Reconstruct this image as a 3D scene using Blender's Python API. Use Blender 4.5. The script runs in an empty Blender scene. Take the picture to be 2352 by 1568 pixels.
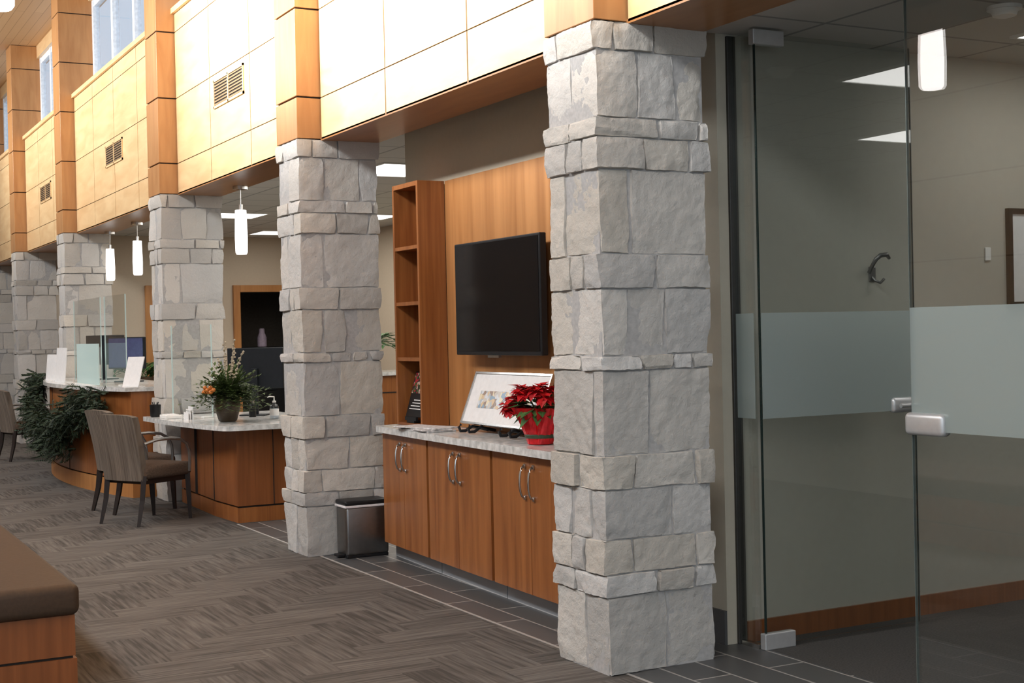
import bpy, bmesh, math, random
from mathutils import Vector, Matrix, noise
random.seed(7)
scene = bpy.context.scene
COL = scene.collection
PI = math.pi
V = Vector

# ------------------------------------------------------------------ camera
FPX = 3159.0
TH = math.atan(1686/3159); PT = math.atan(23/3159); RO = 0.022
F = V((math.sin(TH)*math.cos(PT), math.cos(TH)*math.cos(PT), -math.sin(PT)))
R0 = V((math.cos(TH), -math.sin(TH), 0)); U0 = R0.cross(F)
R = math.cos(RO)*R0 - math.sin(RO)*U0
U = math.sin(RO)*R0 + math.cos(RO)*U0
cam = bpy.data.cameras.new('camera'); co = bpy.data.objects.new('camera', cam); COL.objects.link(co)
m = Matrix.Identity(4)
for r in range(3):
    m[r][0] = R[r]; m[r][1] = U[r]; m[r][2] = -F[r]
m[2][3] = 1.5
co.matrix_world = m
cam.sensor_width = 36; cam.lens = FPX/2352*36; cam.clip_start = 0.05; cam.clip_end = 200
scene.camera = co
scene.view_settings.view_transform = 'Standard'

# ------------------------------------------------------------------ mesh helpers
def new(): return bmesh.new()
def merge(bm, t):
    me = bpy.data.meshes.new('t'); t.to_mesh(me); t.free(); bm.from_mesh(me); bpy.data.meshes.remove(me)
def bx(bm, x0, x1, y0, y1, z0, z1, bev=0, seg=2, M=None):
    t = bmesh.new(); bmesh.ops.create_cube(t, size=1)
    for v in t.verts:
        v.co = V((x0+(v.co.x+.5)*(x1-x0), y0+(v.co.y+.5)*(y1-y0), z0+(v.co.z+.5)*(z1-z0)))
    if bev: bmesh.ops.bevel(t, geom=t.edges[:], offset=bev, segments=seg, profile=.5, affect='EDGES')
    if M is not None: t.transform(M)
    merge(bm, t); return bm
def rings(bm, rs, closed_caps=True):
    vs = [[bm.verts.new(p) for p in r] for r in rs]
    n = len(vs[0])
    for a, b in zip(vs, vs[1:]):
        for i in range(n):
            bm.faces.new((a[i], a[(i+1) % n], b[(i+1) % n], b[i]))
    if closed_caps:
        bm.faces.new(vs[0][::-1]); bm.faces.new(vs[-1])
def tube(bm, pts, r, n=8):
    pts = [V(p) for p in pts]; rs = []
    for i, p in enumerate(pts):
        d = (pts[min(i+1, len(pts)-1)] - pts[max(i-1, 0)]).normalized()
        a = V((0, 0, 1)) if abs(d.z) < .9 else V((1, 0, 0))
        s = d.cross(a).normalized(); t = s.cross(d)
        rr = r[i] if isinstance(r, (list, tuple)) else r
        rs.append([p + rr*(math.cos(2*PI*k/n)*s + math.sin(2*PI*k/n)*t) for k in range(n)])
    rings(bm, rs); return bm
def cyl(bm, p0, p1, r0, r1=None, n=20):
    return tube(bm, [p0, p1], [r0, r0 if r1 is None else r1], n)
def lathe(bm, prof, c, n=28, fn=None):
    rs = []
    for (r, z) in prof:
        rs.append([V((c[0]+math.cos(2*PI*k/n)*(r*(fn(k, z) if fn else 1)), c[1]+math.sin(2*PI*k/n)*(r*(fn(k, z) if fn else 1)), c[2]+z)) for k in range(n)])
    rings(bm, rs); return bm
def prism(bm, poly, z0, z1):
    rings(bm, [[V((x, y, z0)) for x, y in poly], [V((x, y, z1)) for x, y in poly]]); return bm
def leaf(bm, p, d, n, L, W, bend=0.0):
    d = V(d).normalized(); s = d.cross(V(n))
    if s.length < 1e-4: s = d.cross(V((1, .3, .2)))
    s.normalize(); nn = s.cross(d)
    p = V(p)
    a = bm.verts.new(p); l = bm.verts.new(p+d*L*.45+s*W/2+nn*bend*.6); r = bm.verts.new(p+d*L*.45-s*W/2+nn*bend*.6)
    c = bm.verts.new(p+d*L*.5); t = bm.verts.new(p+d*L-nn*bend)
    for f in ((a, l, c), (l, t, c), (t, r, c), (r, a, c)): bm.faces.new(f)
def rdir(zlo=-1, zhi=1):
    a = random.uniform(0, 2*PI); z = random.uniform(zlo, zhi); q = math.sqrt(max(0, 1-z*z))
    return V((q*math.cos(a), q*math.sin(a), z))
def ob(name, bm, mat, parent=None, smooth=False, world=True, recalc=True):
    if recalc: bmesh.ops.recalc_face_normals(bm, faces=bm.faces[:])
    if parent is not None and world:
        p = parent; off = V((0, 0, 0))
        while p is not None: off += p.location; p = p.parent
        for v in bm.verts: v.co -= off
    me = bpy.data.meshes.new(name); bm.to_mesh(me); bm.free()
    me.materials.append(mat)
    if smooth:
        me.shade_smooth(); me.set_sharp_from_angle(angle=math.radians(smooth if smooth is not True else 40))
    o = bpy.data.objects.new(name, me); COL.objects.link(o)
    if parent is not None: o.parent = parent
    return o
def struct(name, bm, mat, parent=None, smooth=False):
    o = ob(name, bm, mat, parent, smooth)
    if parent is None: o['kind'] = 'structure'
    return o
def tag(o, label, cat, group=None):
    o['label'] = label; o['category'] = cat
    if group: o['group'] = group
    return o
def thing(name, label, cat, loc, rz=0, group=None):
    o = bpy.data.objects.new(name, None); COL.objects.link(o)
    o.location = loc; o.rotation_euler = (0, 0, rz); o.empty_display_size = .1
    return tag(o, label, cat, group)
def dup(root, loc, rz, label, group=None):
    r = root.copy(); COL.objects.link(r); r.location = loc; r.rotation_euler = (0, 0, rz); r['label'] = label
    if group: r['group'] = group
    for ch in list(root.children):
        c = ch.copy(); COL.objects.link(c); c.parent = r
        for g in ch.children:
            d = g.copy(); COL.objects.link(d); d.parent = c
    return r

# ------------------------------------------------------------------ materials
def nodes(name):
    mt = bpy.data.materials.new(name); mt.use_nodes = True
    nt = mt.node_tree; return mt, nt, nt.nodes['Principled BSDF'], nt.nodes['Material Output']
def N(nt, typ, **kw):
    n = nt.nodes.new(typ)
    for k, v in kw.items(): setattr(n, k, v)
    return n
def link(nt, a, b): nt.links.new(a, b)
def plain(name, col, rough=.5, metal=0, var=.12, scale=30, spec=.5, bump=0):
    mt, nt, b, out = nodes(name)
    tc = N(nt, 'ShaderNodeTexCoord'); nz = N(nt, 'ShaderNodeTexNoise'); nz.inputs['Scale'].default_value = scale
    nz.inputs['Detail'].default_value = 4
    link(nt, tc.outputs['Object'], nz.inputs['Vector'])
    rp = N(nt, 'ShaderNodeValToRGB')
    rp.color_ramp.elements[0].position = .3; rp.color_ramp.elements[1].position = .7
    rp.color_ramp.elements[0].color = (*[c*(1-var) for c in col], 1); rp.color_ramp.elements[1].color = (*[min(1, c*(1+var)) for c in col], 1)
    link(nt, nz.outputs['Fac'], rp.inputs['Fac']); link(nt, rp.outputs['Color'], b.inputs['Base Color'])
    b.inputs['Roughness'].default_value = rough; b.inputs['Metallic'].default_value = metal
    b.inputs['Specular IOR Level'].default_value = spec
    if bump:
        bp = N(nt, 'ShaderNodeBump'); bp.inputs['Strength'].default_value = bump; bp.inputs['Distance'].default_value = .01
        link(nt, nz.outputs['Fac'], bp.inputs['Height']); link(nt, bp.outputs['Normal'], b.inputs['Normal'])
    return mt
def emis(name, col, st):
    mt, nt, b, out = nodes(name)
    b.inputs['Base Color'].default_value = (.8, .8, .8, 1)
    b.inputs['Emission Color'].default_value = (*col, 1); b.inputs['Emission Strength'].default_value = st
    return mt
def wood(name, c1, c2, sc=(14, 14, 1.0), rough=.35, spec=.4):
    mt, nt, b, out = nodes(name)
    tc = N(nt, 'ShaderNodeTexCoord'); oi = N(nt, 'ShaderNodeObjectInfo')
    mp = N(nt, 'ShaderNodeMapping'); mp.inputs['Scale'].default_value = sc
    ad = N(nt, 'ShaderNodeVectorMath', operation='ADD')
    cx = N(nt, 'ShaderNodeCombineXYZ'); ml = N(nt, 'ShaderNodeMath', operation='MULTIPLY'); ml.inputs[1].default_value = 37
    link(nt, oi.outputs['Random'], ml.inputs[0]); link(nt, ml.outputs[0], cx.inputs[0]); link(nt, ml.outputs[0], cx.inputs[2])
    link(nt, tc.outputs['Object'], mp.inputs['Vector']); link(nt, mp.outputs['Vector'], ad.inputs[0]); link(nt, cx.outputs[0], ad.inputs[1])
    nz = N(nt, 'ShaderNodeTexNoise'); nz.inputs['Scale'].default_value = 1.6; nz.inputs['Detail'].default_value = 6; nz.inputs['Distortion'].default_value = .6
    link(nt, ad.outputs[0], nz.inputs['Vector'])
    rp = N(nt, 'ShaderNodeValToRGB'); rp.color_ramp.elements[0].position = .32; rp.color_ramp.elements[1].position = .68
    rp.color_ramp.elements[0].color = (*c1, 1); rp.color_ramp.elements[1].color = (*c2, 1)
    link(nt, nz.outputs['Fac'], rp.inputs['Fac']); link(nt, rp.outputs['Color'], b.inputs['Base Color'])
    b.inputs['Roughness'].default_value = rough; b.inputs['Specular IOR Level'].default_value = spec
    return mt
def stone_mat():
    mt, nt, b, out = nodes('limestone')
    at = N(nt, 'ShaderNodeAttribute'); at.attribute_name = 'tint'
    tc = N(nt, 'ShaderNodeTexCoord'); nz = N(nt, 'ShaderNodeTexNoise'); nz.inputs['Scale'].default_value = 5; nz.inputs['Detail'].default_value = 8; nz.inputs['Roughness'].default_value = .6
    link(nt, tc.outputs['Object'], nz.inputs['Vector'])
    rp = N(nt, 'ShaderNodeValToRGB'); rp.color_ramp.elements[0].position = .2; rp.color_ramp.elements[1].position = .8
    rp.color_ramp.elements[0].color = (.92, .915, .91, 1); rp.color_ramp.elements[1].color = (1.05, 1.045, 1.04, 1)
    link(nt, nz.outputs['Fac'], rp.inputs['Fac'])
    mx = N(nt, 'ShaderNodeMix', data_type='RGBA', blend_type='MULTIPLY'); mx.inputs['Factor'].default_value = 1
    link(nt, at.outputs['Color'], mx.inputs['A']); link(nt, rp.outputs['Color'], mx.inputs['B'])
    link(nt, mx.outputs['Result'], b.inputs['Base Color'])
    n2 = N(nt, 'ShaderNodeTexNoise'); n2.inputs['Scale'].default_value = 24; n2.inputs['Detail'].default_value = 10; n2.inputs['Roughness'].default_value = .66
    link(nt, tc.outputs['Object'], n2.inputs['Vector'])
    bp = N(nt, 'ShaderNodeBump'); bp.inputs['Strength'].default_value = .9; bp.inputs['Distance'].default_value = .012
    link(nt, n2.outputs['Fac'], bp.inputs['Height']); link(nt, bp.outputs['Normal'], b.inputs['Normal'])
    b.inputs['Roughness'].default_value = .9; b.inputs['Specular IOR Level'].default_value = .1
    return mt
def carpet_mat():
    mt, nt, b, out = nodes('plank_carpet')
    tc = N(nt, 'ShaderNodeTexCoord'); sp = N(nt, 'ShaderNodeSeparateXYZ'); link(nt, tc.outputs['Object'], sp.inputs[0])
    def M(op, a, c=None):
        n = N(nt, 'ShaderNodeMath', operation=op)
        for i, q in enumerate((a, c)):
            if q is None: continue
            if isinstance(q, (int, float)): n.inputs[i].default_value = q
            else: link(nt, q, n.inputs[i])
        return n.outputs[0]
    x, y = sp.outputs[0], sp.outputs[1]; w = .20
    i = M('FLOOR', M('DIVIDE', x, w)); j = M('FLOOR', M('DIVIDE', y, w))
    k = M('FLOORED_MODULO', M('SUBTRACT', i, j), 6)
    h = M('LESS_THAN', k, 2.5); nh = M('SUBTRACT', 1, h)
    id1 = M('SUBTRACT', i, M('MULTIPLY', k, h)); id2 = M('ADD', j, M('MULTIPLY', M('SUBTRACT', k, 3), nh))
    pid = M('ADD', M('MULTIPLY', id1, 7.13), M('ADD', M('MULTIPLY', id2, 3.71), M('MULTIPLY', h, 1.37)))
    wn = N(nt, 'ShaderNodeTexWhiteNoise', noise_dimensions='1D'); link(nt, pid, wn.inputs['W'])
    px = M('MULTIPLY', x, M('SUBTRACT', 52, M('MULTIPLY', h, 49))); py = M('MULTIPLY', y, M('ADD', 3, M('MULTIPLY', h, 57)))
    cb = N(nt, 'ShaderNodeCombineXYZ'); link(nt, px, cb.inputs[0]); link(nt, py, cb.inputs[1]); link(nt, pid, cb.inputs[2])
    nz = N(nt, 'ShaderNodeTexNoise'); nz.inputs['Scale'].default_value = 1; nz.inputs['Detail'].default_value = 2
    link(nt, cb.outputs[0], nz.inputs['Vector'])
    s = M('ADD', nz.outputs['Fac'], M('ADD', M('MULTIPLY', M('SUBTRACT', wn.outputs['Value'], .5), .12), M('MULTIPLY', M('SUBTRACT', h, .5), .06)))  # last term: pile sheen put into the colour, planks toned by direction
    rp = N(nt, 'ShaderNodeValToRGB'); e = rp.color_ramp.elements
    e[0].position = .30; e[0].color = (.064, .058, .053, 1); e[1].position = .72; e[1].color = (.155, .141, .129, 1)
    link(nt, s, rp.inputs['Fac']); link(nt, rp.outputs['Color'], b.inputs['Base Color'])
    b.inputs['Roughness'].default_value = .95; b.inputs['Specular IOR Level'].default_value = .1
    return mt
def brick_mat(name, c1, c2, mo, bw, rh, ms, off=.5, rough=.5, swap=False, rot=None):
    mt, nt, b, out = nodes(name)
    tc = N(nt, 'ShaderNodeTexCoord'); mp = N(nt, 'ShaderNodeMapping')
    if swap: mp.inputs['Rotation'].default_value = (0, 0, PI/2)
    if rot: mp.inputs['Rotation'].default_value = rot
    link(nt, tc.outputs['Object'], mp.inputs['Vector'])
    br = N(nt, 'ShaderNodeTexBrick'); br.offset = off
    br.inputs['Scale'].default_value = 1; br.inputs['Brick Width'].default_value = bw; br.inputs['Row Height'].default_value = rh
    br.inputs['Mortar Size'].default_value = ms; br.inputs['Color1'].default_value = (*c1, 1); br.inputs['Color2'].default_value = (*c2, 1); br.inputs['Mortar'].default_value = (*mo, 1)
    link(nt, mp.outputs['Vector'], br.inputs['Vector']); link(nt, br.outputs['Color'], b.inputs['Base Color'])
    b.inputs['Roughness'].default_value = rough
    return mt
def glass_mat(name, tint, base=.045, top=.9):
    mt, nt, b, out = nodes(name); nt.nodes.remove(b)
    tr = N(nt, 'ShaderNodeBsdfTransparent'); tr.inputs['Color'].default_value = (*tint, 1)
    gl = N(nt, 'ShaderNodeBsdfGlossy'); gl.inputs['Roughness'].default_value = 0.0
    lw = N(nt, 'ShaderNodeLayerWeight'); lw.inputs['Blend'].default_value = .5
    pw = N(nt, 'ShaderNodeMath', operation='POWER'); pw.inputs[1].default_value = 5
    ml = N(nt, 'ShaderNodeMath', operation='MULTIPLY_ADD'); ml.inputs[1].default_value = top; ml.inputs[2].default_value = base
    mx = N(nt, 'ShaderNodeMixShader')
    link(nt, lw.outputs['Facing'], pw.inputs[0]); link(nt, pw.outputs[0], ml.inputs[0])
    link(nt, ml.outputs[0], mx.inputs[0]); link(nt, tr.outputs[0], mx.inputs[1]); link(nt, gl.outputs[0], mx.inputs[2])
    link(nt, mx.outputs[0], out.inputs['Surface'])
    return mt
def frost_mat(name, col, fac):
    mt, nt, b, out = nodes(name); nt.nodes.remove(b)
    tr = N(nt, 'ShaderNodeBsdfTransparent'); df = N(nt, 'ShaderNodeBsdfDiffuse'); df.inputs['Color'].default_value = (*col, 1)
    tl = N(nt, 'ShaderNodeBsdfTranslucent'); tl.inputs['Color'].default_value = (*col, 1)
    m1 = N(nt, 'ShaderNodeMixShader'); m1.inputs[0].default_value = .4; m2 = N(nt, 'ShaderNodeMixShader'); m2.inputs[0].default_value = fac
    link(nt, df.outputs[0], m1.inputs[1]); link(nt, tl.outputs[0], m1.inputs[2])
    link(nt, tr.outputs[0], m2.inputs[1]); link(nt, m1.outputs[0], m2.inputs[2]); link(nt, m2.outputs[0], out.inputs['Surface'])
    return mt
def patch_mat(name, scale, cols, stretch=(1, 1, 1)):
    mt, nt, b, out = nodes(name)
    tc = N(nt, 'ShaderNodeTexCoord'); mp = N(nt, 'ShaderNodeMapping'); mp.inputs['Scale'].default_value = stretch
    vo = N(nt, 'ShaderNodeTexVoronoi'); vo.inputs['Scale'].default_value = scale
    link(nt, tc.outputs['Object'], mp.inputs[0]); link(nt, mp.outputs[0], vo.inputs['Vector'])
    sp = N(nt, 'ShaderNodeSeparateColor'); link(nt, vo.outputs['Color'], sp.inputs[0])
    rp = N(nt, 'ShaderNodeValToRGB'); rp.color_ramp.interpolation = 'CONSTANT'
    el = rp.color_ramp.elements
    while len(el) < len(cols): el.new(.5)
    for i, c in enumerate(cols): el[i].position = i/len(cols); el[i].color = (*c, 1)
    link(nt, sp.outputs[0], rp.inputs[0]); link(nt, rp.outputs[0], b.inputs['Base Color']); b.inputs['Roughness'].default_value = .3
    return mt

M_stone = stone_mat()
M_mortar = plain('mortar', (.40, .39, .38), .95, scale=60)
M_carpet = carpet_mat()
M_tile = brick_mat('slate_tile', (.062, .062, .063), (.09, .089, .088), (.32, .30, .28), .60, .20, .006, .5, .4, swap=True)
M_ocarpet = plain('office_carpet', (.05, .046, .042), .95, scale=120, var=.4)
M_panel = wood('honey_panel_wood', (.66, .43, .215), (.77, .55, .30), (3, 1.2, 6), .3)
M_pil = wood('pilaster_wood', (.40, .185, .068), (.49, .25, .10), (8, 8, 1.2), .3)
M_soffit = wood('soffit_wood', (.33, .145, .052), (.40, .185, .07), (8, 1, 8), .3)
M_ceil_wood = brick_mat('ceiling_plank', (.60, .36, .18), (.66, .42, .22), (.40, .22, .1), 3.0, .12, .004, .4, .5, swap=True)
M_cherry = wood('cherry_door', (.22, .072, .020), (.34, .125, .036), (16, 9, .7), .3)
M_cherry_d = wood('cherry_dark', (.19, .060, .017), (.26, .086, .026), (16, 9, .7), .35)
M_tvpanel = wood('tv_panel_wood', (.31, .13, .042), (.46, .215, .078), (10, 6, .35), .3)
M_granite = plain('granite', (.62, .62, .60), .15, scale=22, var=.28)
M_dark = plain('dark_reveal', (.02, .014, .01), .8)
M_seam = plain('panel_seam', (.12, .08, .045), .9)
M_black = plain('black_plastic', (.012, .012, .013), .4, spec=.25)
M_pframe = plain('black_frame', (.006, .006, .007), .8, spec=.05)
M_bronzeframe = plain('dark_channel', (.03, .028, .024), .4)
M_screen = plain('tv_screen', (.006, .006, .007), .12, var=.05, spec=.3)
M_steel = plain('brushed_steel', (.55, .54, .52), .25, 1, var=.05)
M_satin = plain('satin_lock_metal', (.62, .62, .62), .42, .6, var=.04)
M_hook = plain('dull_metal', (.20, .195, .19), .4, .8, var=.05)
M_bin = plain('bin_steel', (.24, .235, .23), .36, 1, var=.05)
M_trimline = plain('floor_trim', (.36, .34, .32), .6)
M_kick = brick_mat('toe_kick_tile', (.25, .255, .265), (.30, .305, .315), (.45, .44, .43), .30, .2, .005, 0, .4, rot=(PI/2, 0, PI/2))
M_olive = plain('olive_wall_paint', (.45, .41, .325), .8, var=.02)
M_owall = plain('office_wall_paint', (.425, .40, .34), .75, var=.02)
M_beige = plain('beige_wall_paint', (.58, .49, .38), .8, var=.02)
M_white = plain('white_paint', (.75, .74, .71), .6, var=.02)
M_lobwall = brick_mat('lobby_panel_wall', (.74, .65, .54), (.78, .69, .58), (.45, .37, .28), 1.2, .6, .012, 0, .6, rot=(PI/2, 0, PI/2))
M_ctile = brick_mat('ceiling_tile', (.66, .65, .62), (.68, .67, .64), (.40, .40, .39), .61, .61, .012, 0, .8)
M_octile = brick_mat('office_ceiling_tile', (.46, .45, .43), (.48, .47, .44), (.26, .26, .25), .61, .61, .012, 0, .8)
M_glass = glass_mat('clear_glass', (.93, .945, .935), .08, .9)
M_plexi = glass_mat('acrylic', (.97, .985, .985), .03, .5)
M_pane = glass_mat('window_glass', (.97, .98, 1.0), .03, .4)
M_frost = frost_mat('frosted_film', (.56, .64, .625), .40)
M_gedge = plain('dark_glass_edge', (.014, .026, .024), .2)
M_gedge2 = plain('pale_glass_edge', (.10, .125, .12), .4)
M_light = emis('light_diffuser', (1, .97, .92), 3.0)
M_olight = emis('office_light_diffuser', (1, .98, .95), 5.5)
M_shade = emis('opal_shade', (1, .96, .92), 1.1)
M_lshade = emis('lobby_opal_shade', (1, .94, .93), 8)
M_fabric = wood('striped_fabric', (.10, .080, .064), (.21, .172, .140), (4, 40, 1), .9, .1)
M_seat = plain('seat_fabric', (.10, .070, .052), .9, scale=90, var=.25, spec=.1)
M_leg = plain('espresso_wood', (.018, .011, .009), .5, spec=.3)
M_arm = plain('arm_metal', (.28, .27, .26), .35, .8)
M_leather = plain('brown_leather', (.058, .036, .023), .55, scale=60, var=.1, bump=.1, spec=.22)
M_green = plain('fir_green', (.018, .034, .013), .75, scale=15, var=.6)
M_green2 = plain('leaf_green', (.05, .13, .035), .5, scale=12, var=.5)
M_green3 = plain('cedar_green', (.070, .105, .028), .6, scale=14, var=.6)
M_red = plain('bract_red', (.50, .006, .012), .5, scale=25, var=.35)
M_foil = plain('red_foil', (.58, .008, .015), .25, .3, scale=30, var=.3)
M_bronze = plain('bronze_pot', (.075, .05, .03), .4, .3, scale=10, var=.4)
M_twig = plain('twig', (.42, .35, .25), .7)
M_orange = plain('amber_ornament', (.60, .18, .03), .3)
M_paper = plain('paper', (.75, .74, .73), .7, var=.04)
M_news = plain('newsprint', (.55, .53, .52), .8, scale=45, var=.35)
M_bag = plain('bin_liner', (.75, .73, .74), .4)
M_bottle = glass_mat('gel_bottle', (.85, .9, .95), .06, .8)
M_mon = plain('monitor_back', (.010, .012, .015), .55, spec=.2)
M_monscreen = plain('monitor_screen', (.06, .07, .16), .15)
M_teal = frost_mat('aqua_acrylic', (.66, .80, .79), .68)
M_wframe = plain('white_window_frame', (.75, .82, .9), .4)
M_print = patch_mat('colour_print', 34, [(.62, .64, .66), (.22, .32, .42), (.62, .45, .26), (.55, .50, .44), (.28, .19, .14), (.70, .62, .42), (.40, .45, .48)])
M_poster = patch_mat('team_print', 60, [(.02, .02, .02), (.35, .02, .03), (.05, .12, .03), (.5, .35, .28), (.02, .02, .02)])
M_vent = plain('vent_slats', (.24, .145, .065), .5)
M_trimwood = wood('door_trim_wood', (.42, .18, .055), (.5, .23, .075), (10, 10, 1), .4)
M_gband = plain('green_band', (.03, .06, .03), .5)
M_lilac = plain('lilac', (.58, .48, .62), .5)
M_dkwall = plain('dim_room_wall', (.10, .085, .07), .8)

# ------------------------------------------------------------------ setting
CX, CW, CD = 3.13, .58, .44
CY = [5.05, 8.88, 12.68, 17.55, 21.4, 25.2]
CH = 2.835
XG = 3.30
YW = 5.25      # office side wall

struct('floor', bx(new(), -7, 3.22, -4, 28, -.1, 0), M_carpet)
struct('floor_tile', bx(new(), 3.235, 4.02, -1, 10.8, -.1, 0), M_tile)
b = bx(new(), 4.02, 8.6, -1.5, YW, -.1, 0); struct('floor_office', b, M_ocarpet)
b = bx(new(), 4.02, 7.3, YW, 21.2, -.1, 0); bx(b, 3.22, 4.02, 10.8, 28, -.1, 0); struct('floor_back', b, M_ocarpet)
struct('trim_1', bx(new(), 3.22, 3.235, -1, 10.8, -.1, .002), M_trimline)

# upper wall with panels
b = bx(new(), XG+.007, 3.71, -1, 28, 2.85, 4.5)
wu = struct('wall_upper', b, M_seam)
b = new()
bays = [(-1, CY[0])] + [(CY[i]+CD, CY[i+1]) for i in range(5)] + [(CY[5]+CD, 28)]
rows = [(2.835, 3.12), (3.12, 3.72), (3.72, 4.33), (4.33, 4.5)]
for (y0, y1) in bays:
    n = 4 if y1-y0 > 4.2 else 3
    for q in range(n):
        a0 = y0+(y1-y0)*q/n; a1 = y0+(y1-y0)*(q+1)/n
        for (z0, z1) in rows:
            bx(b, XG, XG+.007, a0+.0075, a1-.0075, z0+.004, z1-.004)
ob('cladding_panel', b, M_panel, wu)
ob('soffit_panel', bx(new(), XG, 3.71, -1, 28, 2.83, 2.85), M_soffit, wu)
b = bx(new(), XG-.03, 3.75, -1, 28, 4.5, 4.55)
struct('trim_2', b, M_panel)
b = bx(new(), 3.5, 3.7, -1, 28, 5.72, 5.9); struct('trim_3', b, M_panel)
struct('ceiling', bx(new(), -7, 3.7, -4, 28, 5.9, 6.0), M_ceil_wood)
struct('wall_far', bx(new(), -7, 4.3, 28, 28.1, 0, 5.9), M_beige)
struct('wall_left', bx(new(), -7.1, -7, -4, 28, 0, 5.9), M_lobwall)
wn_ = 1
for (y0, y1) in bays[1:6]:
    b = new()
    bx(b, 3.55, 3.61, y0, y1, 4.55, 4.63); bx(b, 3.55, 3.61, y0, y1, 5.64, 5.72)
    n = 4
    for q in range(n+1):
        yc = y0+.04+(y1-y0-.08)*q/n
        bx(b, 3.54, 3.62, yc-.045, yc+.045, 4.55, 5.72)
    w = struct('window_%d' % wn_, b, M_wframe)
    ob('pane', bx(new(), 3.575, 3.583, y0, y1, 4.6, 5.7), M_pane, w)
    wn_ += 1

# back rooms
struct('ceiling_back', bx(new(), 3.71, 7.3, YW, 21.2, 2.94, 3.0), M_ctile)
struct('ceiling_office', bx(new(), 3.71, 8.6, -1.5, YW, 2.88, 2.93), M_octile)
struct('wall_back', bx(new(), 3.92, 4.0, YW, 8.88, 0, 2.94), M_olive)
struct('wall_office_left', bx(new(), 4.0, 8.6, YW, YW+.1, 0, 2.94), M_owall)
struct('wall_office_back', bx(new(), 8.5, 8.6, -1.5, YW, 0, 2.88), M_owall)
struct('wall_office_right', bx(new(), 4.0, 8.5, -1.6, -1.5, 0, 2.88), M_owall)
struct('wall_back_right', bx(new(), 7.2, 7.3, YW+.1, 21.2, 0, 2.94), M_beige)
DX0, DX1 = 5.87, 6.8
b = bx(new(), 3.73, DX0, 19.3, 19.4, 0, 2.94); bx(b, DX1, 7.2, 19.3, 19.4, 0, 2.94); bx(b, DX0, DX1, 19.3, 19.4, 2.15, 2.94)
struct('wall_back_end', b, M_beige)
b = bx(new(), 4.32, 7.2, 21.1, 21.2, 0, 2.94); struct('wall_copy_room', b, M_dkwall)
struct('wall_back_far', bx(new(), 4.2, 4.3, 19.4, 28, 0, 2.9), M_beige)
struct('ceiling_back_far', bx(new(), 3.71, 4.3, 21.2, 28, 2.9, 2.95), M_ctile)
struct('baseboard_left', bx(new(), 4.03, 8.5, YW-.015, YW, 0, .10), M_cherry_d)
struct('baseboard_back', bx(new(), 3.905, 3.92, YW, 5.6, 0, .16), M_tile)
b = bx(new(), 3.975, 4.025, YW-.016, YW, 0, 2.87, .003)
struct('trim_4', b, M_bronzeframe)
# doors on the end wall
def dframe(x0, x1):
    f = new()
    bx(f, x0-.1, x0, 19.24, 19.3, 0, 2.25, .004); bx(f, x1, x1+.1, 19.24, 19.3, 0, 2.25, .004); bx(f, x0, x1, 19.24, 19.3, 2.15, 2.25, .004)
    return f
d = struct('door_1', bx(new(), 4.62, 5.5, 19.27, 19.3, 0, 2.15), M_cherry_d)
ob('door_frame', dframe(4.62, 5.5), M_trimwood, d)
struct('door_2', dframe(DX0, DX1), M_trimwood)
# machine seen through the doorway
t = thing('office_machine', 'tall black office machine standing in the dim room beyond the wood-framed doorway', 'machine', (6.35, 20.2, 0))
ob('body', bx(new(), 5.85, 6.85, 19.9, 20.5, 0, 1.05, .02), M_black, t)
ob('top_unit', bx(new(), 5.9, 6.8, 19.92, 20.45, 1.05, 1.35, .02), M_mon, t)
ob('control_panel', bx(new(), 6.2, 6.5, 19.86, 19.93, 1.06, 1.14, .005), M_hook, t)
ob('paper_tray', bx(new(), 5.95, 6.6, 19.88, 19.91, .7, .86, .005), M_mon, t)
t = thing('lilac_container', 'small pale lilac container on top of the black office machine', 'container', (6.45, 20.1, 1.35))
ob('body', lathe(new(), [(.06, 0), (.07, .01), (.07, .14), (.05, .2)], (6.45, 20.1, 1.35), 16), M_lilac, t)
ob('neck', lathe(new(), [(.045, .2), (.04, .27), (.03, .28)], (6.45, 20.1, 1.35), 16), M_lilac, t)

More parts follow.
